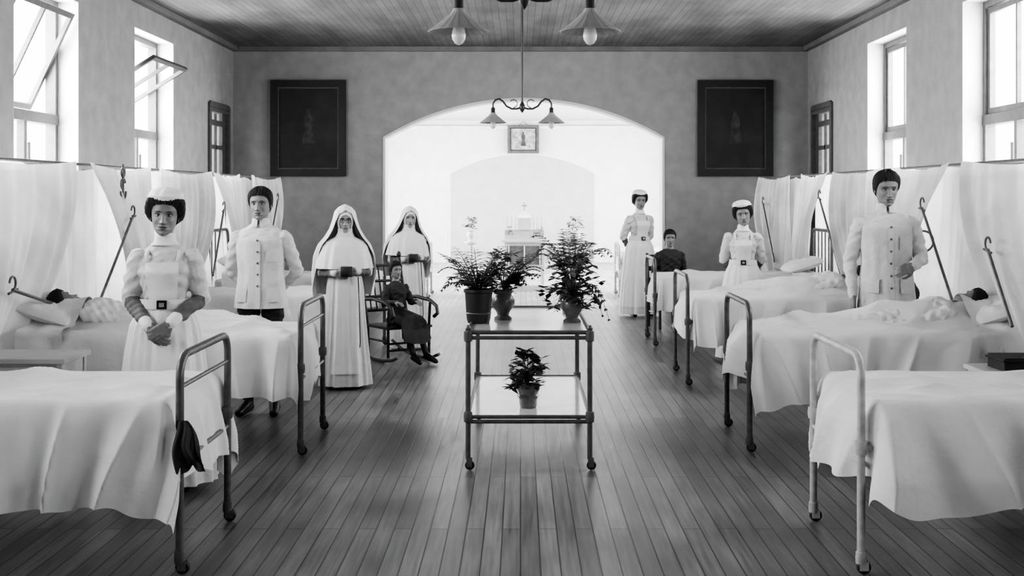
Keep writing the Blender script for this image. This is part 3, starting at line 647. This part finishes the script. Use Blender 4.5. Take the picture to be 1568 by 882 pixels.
    C['skin']=skin; names=list(C.keys()); me.materials.clear()
    for q in names: me.materials.append(C[q])
    npoly=len(me.polygons); cc=np.empty(npoly*3); me.polygons.foreach_get('center',cc); cc=cc.reshape(-1,3)
    best=np.full(npoly,.006); lab=np.zeros(npoly,int)
    for a_,c_,ra,rc,l in pr:
        d=rcdist(cc,a_,c_,ra,rc); sel=(d<best)
        if l in('leg',): sel&=(cc[:,2]<P[2]+.02)|bool(lie)
        best=np.where(sel,d,best); lab=np.where(sel,names.index(l),lab)
    rel=cc-P; zl=(-rel[:,1]*sl+rel[:,2]*cl)/k; lab=np.where((zl>.535)&(abs(rel[:,0])<.1*k),names.index('skin'),lab)
    lab=np.where((zl<-.03)&(lab==0),names.index('leg'),lab)
    me.polygons.foreach_set('material_index',lab.astype(np.int32)); me.polygons.foreach_set('use_smooth',[True]*npoly)
    nv=len(me.vertices); co=np.empty(nv*3); me.vertices.foreach_get('co',co); co=co.reshape(-1,3); no=np.empty(nv*3); me.vertex_normals.foreach_get('vector',no); no=no.reshape(-1,3)
    cloth=np.zeros(nv,bool)
    isc=np.isin(lab,[names.index(q) for q in('top','up','fore','leg')])
    lv=np.empty(len(me.loops),np.int32); me.loops.foreach_get('vertex_index',lv); lt=np.empty(npoly,np.int32); me.polygons.foreach_get('loop_total',lt)
    cloth[lv[np.repeat(isc,lt)]]=True
    wv=.0028*np.sin(70*co[:,2]+45*co[:,0]+seed)+.0026*np.sin(58*co[:,0]-67*co[:,2]+40*co[:,1]+seed*2)+.0018*np.sin(120*co[:,2]+80*co[:,1]-50*co[:,0])
    co=co+no*(wv*cloth)[:,None]; me.vertices.foreach_set('co',co.reshape(-1)); me.update()
    bo=bpy.data.objects.new('body',me); SC.collection.objects.link(bo); bo.parent=E
    # ---- head
    hc=T((0,-.012,.69)); Rm=Matrix.Rotation(turn,3,'Z')@Matrix.Rotation(nod+lean*.5,3,'X')@Matrix.Rotation(tilt,3,'Y'); Rn=np.array(Rm)
    HS=k*1.03
    Hd=MB(); X,Y,Z,A=hgrid(); 
    Hd.grid(X,Y,Z,skin,wrap=True)
    for sx in(-1,1):
        Hd.ell((sx*.0305,-.0645,.001),(.0135,.0125,.0105),skin,16)
        Hd.ell((sx*.0305,-.0675,.0005),(.0118,.0108,.0060),M_eye,14); Hd.ell((sx*.0300,-.0738,.0005),(.0052,.0055,.0055),M_iris,12)
        Hd.tube([(sx*.018,-.0745,.005),(sx*.031,-.080,.0085),(sx*.043,-.071,.004)],[.0012,.0018,.001],M_hair,6)
        Hd.tube([(sx*.014,-.088,.018),(sx*.028,-.087,.023),(sx*.044,-.077,.019)],[.002,.003,.0015],M_hair,6)
        Hd.ell((sx*.0745,.01,-.008),(.007,.017,.029),skin,14); Hd.ell((sx*.078,.008,-.006),(.004,.009,.018),lipm,12)
    Xl,Yl,Zl,Al=hgrid(.0012); lm=((Xl/.024)**2+((Zl+.0685)/.0105)**2<1)&(np.cos(Al)>.4); masked(Hd,Xl,Yl,Zl,lm,lipm)
    def xf(bb):
        bb.v=[tuple(hc+HS*(Rn@V(*p))) for p in bb.v]; return bb
    xf(Hd).obj('head',E,angle=180)
    zl_=np.interp(abs(A),[0,.6,.95,1.25,1.5,1.9,3.2],[.066,.06,.045,.01,-.025,-.05,-.085])
    if kind!='nun':
        b=MB(); mk=Z-zl_; off=(.004+.014*hair*np.clip(mk/.03,0,1)*(1+.35*np.clip(abs(np.sin(A)),0,1))+.0025*np.sin(40*A+60*Z)+.0015*np.sin(23*A-90*Z))
        if kind=='nurse': off=off*np.clip(1.25-np.clip((Z-.07)/.03,0,1)*.95,0,1)
        Xh,Yh,Zh,_=hgrid(np.where(mk>-.01,off,0)-.0,face=False); masked(b,Xh,Yh,Zh,mk>-.006,M_hair); xf(b).obj('hair',E,angle=180)
    if kind=='nurse':
        b=MB()
        loft(b,[(.086,.094,.100,.016),(.104,.096,.100,.018),(.122,.094,.092,.024),(.138,.08,.072,.032),(.15,.052,.046,.038),(.156,.022,.02,.04),(.157,.001,.001,.04)],M_apron,90,.07,seed,rows=24,k=(7,11,16),fpow=.6)
        loft(b,[(.082,.096,.102,.014),(.094,.1,.107,.013),(.106,.103,.111,.013)],M_apron,80,.02,seed,a0=-2.3,a1=2.3,rows=8)
        loft(b,[(.106,.103,.111,.013),(.1,.097,.102,.016)],M_apron,80,.02,seed,a0=-2.3,a1=2.3,rows=4)
        xf(b).obj('nurse_cap',E,angle=180)
    if kind=='nun':
        b=MB(); Xh,Yh,Zh,_=hgrid(.007,face=False); outs=((Xh/.056)**2+((Zh+.03)/.078)**2>1)|(np.cos(A)<.2)
        masked(b,Xh,Yh,Zh,outs,M_veil)
        loft(b,[(-.075,.069,.086,0),(-.11,.07,.08,.0),(-.15,.09,.085,.01),(-.19,.17,.11,.01),(-.24,.205,.135,.0),(-.33,.235,.17,0),(-.44,.255,.195,0)],M_veil,110,.09,seed,rows=34,k=(6,11,17))
        rows=44; r=np.array([(.150,.002,.002,.012,0),(.142,.026,.035,.012,0),(.122,.062,.072,.01,0.0),(.095,.086,.098,.004,.0),(.082,.094,.104,.002,.25),(.06,.10,.108,.002,.62),(.0,.113,.11,.006,.85),(-.08,.14,.115,.012,.95),(-.15,.18,.125,.02,1.0),(-.22,.235,.15,.03,1.1),(-.32,.27,.17,.04,1.25),(-.5,.285,.19,.05,1.4),(-.7,.27,.2,.07,1.6)])
        tt=np.linspace(0,len(r)-1,rows); z,rx,ry,cy,op=[np.interp(tt,np.arange(len(r)),r[:,q]) for q in range(5)]
        n=100; u=np.linspace(0,1,n); A2=op[:,None]+(2*math.pi-2*op[:,None])*u[None,:]; t=np.linspace(0,1,rows)[:,None]
        S=1+.08*t*(np.sin(9*A2+seed)*.6+.4*np.sin(15*A2+seed*2))
        b.grid((rx[:,None]*S)*np.sin(A2),cy[:,None]-(ry[:,None]*S)*np.cos(A2),np.tile(z[:,None],(1,n)),M_veil)
        if seed>2:
            for sx in(-1,1): b.tube(arc((sx*.031,-.092,.0),.019,0,2*math.pi,20,(1,0,0),(0,0,1))[:-1],.0018,M_iris,6,closed=True)
            b.tube([(-.012,-.097,.003),(.012,-.097,.003)],.0018,M_iris,6)
        xf(b).obj('veil',E,angle=180)
    sc=lambda R:[(pel*k+z*k,rx*k,ry*k,cy*k) for z,rx,ry,cy in R]
    if kind=='nurse':
        b=MB(); zb=-pel+.05
        sk=[(.185,.128,.10,0),(.13,.155,.12,0),(.05,.19,.15,0),(-.1,.215,.175,0),(-.4,.25,.21,0),(zb,.29,.25,0)]
        loft(b,sc(sk),M_uni,160,.1,seed,rows=40,k=(9,16,25),fpow=.7); b.obj('skirt',E,angle=180)
        b=MB(); loft(b,sc(sk[:-1]+[(zb+.1,.285,.245,0)]),M_apron,120,.1,seed,a0=-1.75,a1=1.75,rows=40,k=(9,16,25),off=.006,fpow=.7)
        loft(b,sc([(.19,.128,.102,0),(.27,.138,.112,-.005),(.36,.155,.137,-.015),(.42,.152,.118,-.01)]),M_apron,50,0,0,a0=-.62,a1=.62,rows=20,off=.006)
        for sx in(-1,1): b.tube([T((sx*.085,-.112,.42)),T((sx*.09,-.085,.465)),T((sx*.08,-.0,.50)),T((sx*.07,.085,.46))],.010*k,M_apron,8)
        loft(b,sc([(.205,.131,.104,0),(.15,.143,.114,0)]),M_veil,80,0,0,rows=6,off=.012)
        b.obj('apron',E,angle=180)
        b=MB(); loft(b,sc([(.585,.05,.055,-.004),(.535,.06,.064,0),(.515,.082,.076,.003)]),M_apron,50,0,0,rows=8,off=.004)
        b.obj('collar',E,angle=180)
        b=MB(); q=T((0,-.124,.177)); w=.028*k
        b.box(q[0]-w,q[0]+w,q[1]-.012,q[1]+.01,q[2]-w*.9,q[2]+w*.9,M_iris); b.box(q[0]-w*.5,q[0]+w*.5,q[1]-.015,q[1]-.012,q[2]-w*.45,q[2]+w*.45,M_metal); b.obj('belt_buckle',E,smooth=False,bevel=.002)
    if kind=='nun':
        b=MB(); zb=-pel+.035
        sk=[(.40,.155,.125,-.01),(.2,.15,.125,0),(.05,.175,.15,0),(-.2,.19,.17,0),(-.5,.215,.20,0),(zb,.25,.23,0)]
        loft(b,sc(sk),M_habit,160,.11,seed,rows=40,k=(8,15,23),fpow=.7)
        loft(b,sc(sk[:-1]+[(zb+.12,.245,.225,0)]),M_veil,60,.09,seed,a0=-.62,a1=.62,rows=40,k=(8,15,23),off=.007,fpow=.7)
        b.tube([T((.12,-.15,.16)),T((.13,-.17,-.1)),T((.14,-.2,-.45)),T((.135,-.2,-.5))],.005*k,M_iris,6)
        q=T((.01,-.25,.2)); b.box(q[0]-.05,q[0]+.05,q[1]-.02,q[1]+.012,q[2]-.03,q[2]+.06,M_dark)
        b.obj('habit',E,angle=180)
    if kind in('jacket','coat'):
        b=MB()
        if kind=='jacket': R=[(.47,.155,.10,0),(.42,.188,.135,0),(.3,.182,.13,0),(.18,.172,.122,0),(.08,.18,.13,0),(-.03,.195,.145,0),(-.09,.2,.15,0)]
        else: R=[(.47,.155,.10,0),(.42,.188,.135,0),(.3,.182,.13,0),(.18,.17,.122,0),(.05,.185,.135,0),(-.2,.21,.16,0),(-.45,.235,.185,0)]
        loft(b,sc(R),M_uni,130,.06,seed,rows=36,k=(5,9,14),fpow=.5)
        loft(b,sc(R[1:]),M_uni,8,0,seed,rows=30,a0=-.04,a1=.16,off=.008)
        loft(b,sc([(.585,.06,.064,0),(.55,.064,.068,0),(.52,.08,.08,.003)]),M_uni,60,0,0,rows=8,off=.004,a0=.12,a1=2*math.pi-.12)
        for z in np.arange(.42,R[-1][0]+.1,-.085):
            rr=np.array(R)[::-1]; ry=np.interp(z,rr[:,0],rr[:,2]); q=T((.01,-ry-.012,z)); b.ell(q,(.009,.004,.009),M_slv,10)
        for sx,zz in((1,.36),(-1,.06),(1,.06)):
            rr=np.array(R)[::-1]
            loft(b,sc([(zz,np.interp(zz,rr[:,0],rr[:,1]),np.interp(zz,rr[:,0],rr[:,2]),0),(zz-.1,np.interp(zz-.1,rr[:,0],rr[:,1]),np.interp(zz-.1,rr[:,0],rr[:,2]),0)]),M_uni,12,0,0,a0=sx*.65-.28,a1=sx*.65+.28,rows=5,off=.014)
        b.obj('white_'+kind,E,angle=180)
    if kind=='child':
        b=MB(); t=np.linspace(0,1,24); a=np.linspace(0,2*math.pi,60,endpoint=False); Tt,A2=np.meshgrid(t,a,indexing='ij')
        kn=(V(*legs[0][0])+V(*legs[1][0]))*k/2; p0=P+V(0,.03,.06*k); p1=kn+V(0,-.07,.0); p2=kn+V(0,-.13,-.16)
        q=np.clip(Tt/.7,0,1); r_=np.clip((Tt-.7)/.3,0,1)
        cy=p0[1]+(p1[1]-p0[1])*q+(p2[1]-p1[1])*r_; cz=p0[2]+(p1[2]-p0[2])*q+(p2[2]-p1[2])*r_
        wx=(.155+.07*Tt)*k*(1+.05*np.sin(7*A2+seed)*Tt); wz=(.115-.01*Tt)*k*(1+.05*np.sin(9*A2)*Tt)
        ang=r_*0.9
        b.grid(wx*np.sin(A2),cy+wz*np.cos(A2)*np.sin(ang*1.0+.25),cz+wz*np.cos(A2)*np.cos(ang),M_dark,wrap=True)
        b.obj('dress',E,angle=180)
    return E
clasp=(((-.20,.03,.20),(-.065,-.20,.065),(.70,-.25,-.65),(.3,.9,.1),.5),((.20,.03,.20),(.065,-.22,.085),(-.75,-.2,-.6),(-.3,.9,.1),.5))
back=(((-.255,.09,.18),(-.10,.17,.02),(.6,.1,-.5),(0,1,0),.4),((.255,.09,.18),(.10,.17,.03),(-.6,.1,-.5),(0,1,0),.4))
hold=(((-.215,.03,.2),(-.09,-.21,.2),(.85,-.35,.0),(.2,.9,.1),.6),((.215,.03,.2),(.10,-.22,.22),(-.85,-.3,.1),(-.2,.9,.1),.6))
behind_w=(((-.205,.09,.2),(-.1,.16,.05),(.5,.1,-.5),(0,1,0),.4),((.205,.09,.2),(.1,.16,.05),(-.5,.1,-.5),(0,1,0),.4))
docR=(((-.245,.04,.17),(-.235,-.05,-.06),(0,-.15,-1),(.9,.1,0),.35),((.25,.03,.19),(.14,-.22,.15),(-.5,-.5,-.1),(-.3,.8,-.3),.6))
person('nurse',(-2.07,6.85,0),.14,1.70,arms=clasp,kind='nurse',seed=1.2,turn=.05,nod=.03,vox=.0055,tilt=.06,hair=1.6)
person('orderly',(-2.02,9.15,0),-.04,1.75,male=True,arms=back,kind='jacket',seed=2.2,turn=.0,tilt=-.03,colors=dict(fore=M_uni,cuff=M_uni,leg=M_trou,shin=M_trou),vox=.006,hair=.5)
nc=dict(top=M_habit,up=M_habit,fore=M_slv,cuff=M_habit)
person('nun',(-1.56,10.45,0),.16,1.585,arms=hold,kind='nun',seed=3.1,skin=M_skinN,colors=nc,turn=.05)
person('nun',(-1.24,13.1,0),.25,1.55,arms=hold,kind='nun',seed=1.7,skin=M_skinN,colors=nc,tilt=.05)
person('nurse',(1.68,16.6,0),.35,1.74,arms=behind_w,kind='nurse',seed=4.4,turn=-.2,colors=dict(fore=M_slv),hair=1.5)
person('nurse',(2.29,12.1,0),-.15,1.61,arms=behind_w,kind='nurse',seed=5.5,colors=dict(fore=M_slv),tilt=-.12,hair=1.5)
person('doctor',(2.86,9.2,0),-.12,1.88,male=True,arms=docR,kind='coat',seed=6.1,colors=dict(fore=M_uni,cuff=M_uni,leg=M_trou,shin=M_trou),vox=.006,nod=.14,turn=.1,hair=.5)
dk=dict(top=M_dark,up=M_dark,fore=M_dark,cuff=M_dark,leg=M_dark,shin=M_dark,shoe=M_shoe)
K=1.5/1.7
def seatlegs(seat,kf=-.42,spread=.1,fy=-.46,dx=0):
    return [((s*spread+dx*.5,kf,seat+.06),(s*(spread+.01)+dx,fy,.09),(s*(spread+.03)+dx*1.3,fy-.14,.035)) for s in(-1,1)]
lap=(((-.23,.02,.21),(-.11,-.26,.12),(.3,-.9,-.2),(0,0,-1),.3),((.23,.02,.21),(.11,-.26,.12),(-.3,-.9,-.2),(0,0,-1),.3))
def chair(x,y,rz):
    b=MB()
    for sx in(-.2,.2):
        b.tube([(sx,-.2,0),(sx,-.2,.43)],.018,M_wood,8); b.tube([(sx,.2,0),(sx,.2,.45),(sx,.27,.95)],.018,M_wood,8)
        b.tube([(sx,-.2,.2),(sx,.2,.2)],.01,M_wood,8)
    b.box(-.22,.22,-.22,.22,.42,.45,M_wood)
    for z,yy in((.6,.222),(.75,.24),(.9,.262)): b.box(-.2,.2,yy-.008,yy+.008,z-.03,z+.03,M_wood)
    b.tube([(-.2,-.2,.25),(.2,-.2,.25)],.01,M_wood,8)
    o=b.obj('wooden_chair'); o.location=(x,y,0); o.rotation_euler=(0,0,rz)
chair(1.92,15.2,.25)
person('seated_boy',(1.92,15.15,0),.25,1.5,male=True,arms=lap,legs=seatlegs(.47/K),pel=.545/K,kind='plain',seed=2.,colors=dk,hair=.5,turn=-.2)
def rocker(x,y,rz):
    b=MB()
    for sx in(-.24,.24):
        b.tube([(sx,-.22,.06),(sx,-.22,.36),(sx,-.24,.6)],.015,M_wood,8)
        b.tube([(sx,.2,.06),(sx,.22,.36),(sx,.32,.75),(sx,.40,1.04)],.017,M_wood,8); b.ell((sx,.41,1.07),(.025,.025,.035),M_wood,12)
        b.tube([(sx,.30,.62),(sx*1.08,.05,.64),(sx*1.1,-.2,.62),(sx*1.1,-.33,.57),(sx*1.08,-.36,.5),(sx*1.05,-.3,.46)],.02,M_wood,8)
        b.tube([(sx,-.42,.085),(sx,-.3,.045),(sx,-.1,.018),(sx,.1,.018),(sx,.35,.06),(sx,.55,.13)],.016,M_wood,8)
        b.tube([(sx,-.22,.22),(sx,.2,.22)],.011,M_wood,8)
    b.box(-.26,.26,-.25,.24,.345,.37,M_wood)
    for z,yy in((.5,.262),(.64,.295),(.8,.335),(.96,.378)): b.tube([(-.24,yy,z),(.24,yy,z)],.015,M_wood,8)
    for q in np.linspace(-.17,.17,6): b.tube([(q,.262,.5),(q,.378,.96)],.008,M_wood,6)
    b.tube([(-.24,-.22,.2),(.24,-.22,.2)],.011,M_wood,8); b.tube([(-.24,-.22,.13),(.24,-.22,.13)],.011,M_wood,8)
    o=b.obj('rocking_chair'); o.location=(x,y,0); o.rotation_euler=(0,0,rz)
rocker(-1.27,12.2,.62)
Kc=1.22/1.7
person('seated_child',(-1.27,12.17,0),.62,1.22,male=False,arms=(((-.22,-.02,.22),(-.17,-.28,.22),(.2,-.9,-.2),(0,0,-1),.35),((.22,-.02,.22),(.17,-.28,.22),(-.2,-.9,-.2),(0,0,-1),.35)),
   legs=[((s*.1,-.34/Kc*.75,.42/Kc),(s*.1+.05,-.52/Kc*.75,.13),(s*.13+.07,-.68/Kc*.77,.05)) for s in(-1,1)],pel=.435/Kc,lean=-.12,kind='child',seed=3.,colors=dk,hair=.6,vox=.006)
pc=dict(top=M_sheet,up=M_sheet,fore=M_sheet,cuff=M_sheet,leg=M_sheet,shin=M_sheet,shoe=M_sheet)
lay=(((-.19,.02,.18),(-.18,-.0,-.06),(0,0,-1),(0,1,0),.2),((.19,.02,.18),(.18,-.0,-.06),(0,0,-1),(0,1,0),.2))
flat=[((s*.07,.0,.5),(s*.07,.0,.2),(s*.08,.0,.12)) for s in(-1,1)]
def patient(s,xh,yc,H=1.5,turn=0):
    person('patient',(s*(xh-H),yc,.82),0,H,male=True,arms=lay,legs=flat,lean=.2,kind='plain',seed=yc,colors=pc,lie=s,hair=.9,turn=turn,nod=.35)
patient(-1,3.27,8.13,turn=.6); patient(1,3.27,8.23,turn=-.6); patient(1,3.25,10.98,turn=-.6)
# ------------------------------------------------------------------ lights
def area(loc,rot,sx,sy,p,name='window_daylight'):
    l=bpy.data.lights.new(name,'AREA'); l.shape='RECTANGLE'; l.size=sx; l.size_y=sy; l.energy=p
    o=bpy.data.objects.new(name,l); SC.collection.objects.link(o); o.location=loc; o.rotation_euler=rot
for s in(-1,1):
    for i,(a,c) in enumerate(wins): area((s*(HW+TH+.35),(a+c)/2,2.5),(0,s*math.radians(78),0),2.6,1.7,((60,120,230,270,270) if s>0 else (60,280,370,330,270))[i])
    for (a,c,_,_) in w2: area((s*(HW+TH+.3),(a+c)/2,2.2),(0,s*math.radians(80),0),2.4,2.4,470)
w=bpy.data.worlds.new('overcast_sky'); SC.world=w; w.use_nodes=True
w.node_tree.nodes['Background'].inputs[0].default_value=(1,1,1,1); w.node_tree.nodes['Background'].inputs[1].default_value=3.0
# ------------------------------------------------------------------ camera
cd=bpy.data.cameras.new('camera'); cam=bpy.data.objects.new('camera',cd); SC.collection.objects.link(cam); SC.camera=cam
cam.location=(0,0,1.7); cam.rotation_euler=(math.pi/2,0,0)
cd.sensor_width=36; cd.lens=1800/1568*36; cd.shift_x=-(797-784)/1568; cd.shift_y=-(441-300)/1568
cd.clip_end=200
SC.view_settings.view_transform='AgX'
try: SC.view_settings.look='AgX - High Contrast'
except Exception as ex: print(ex)
SC.view_settings.exposure=.5
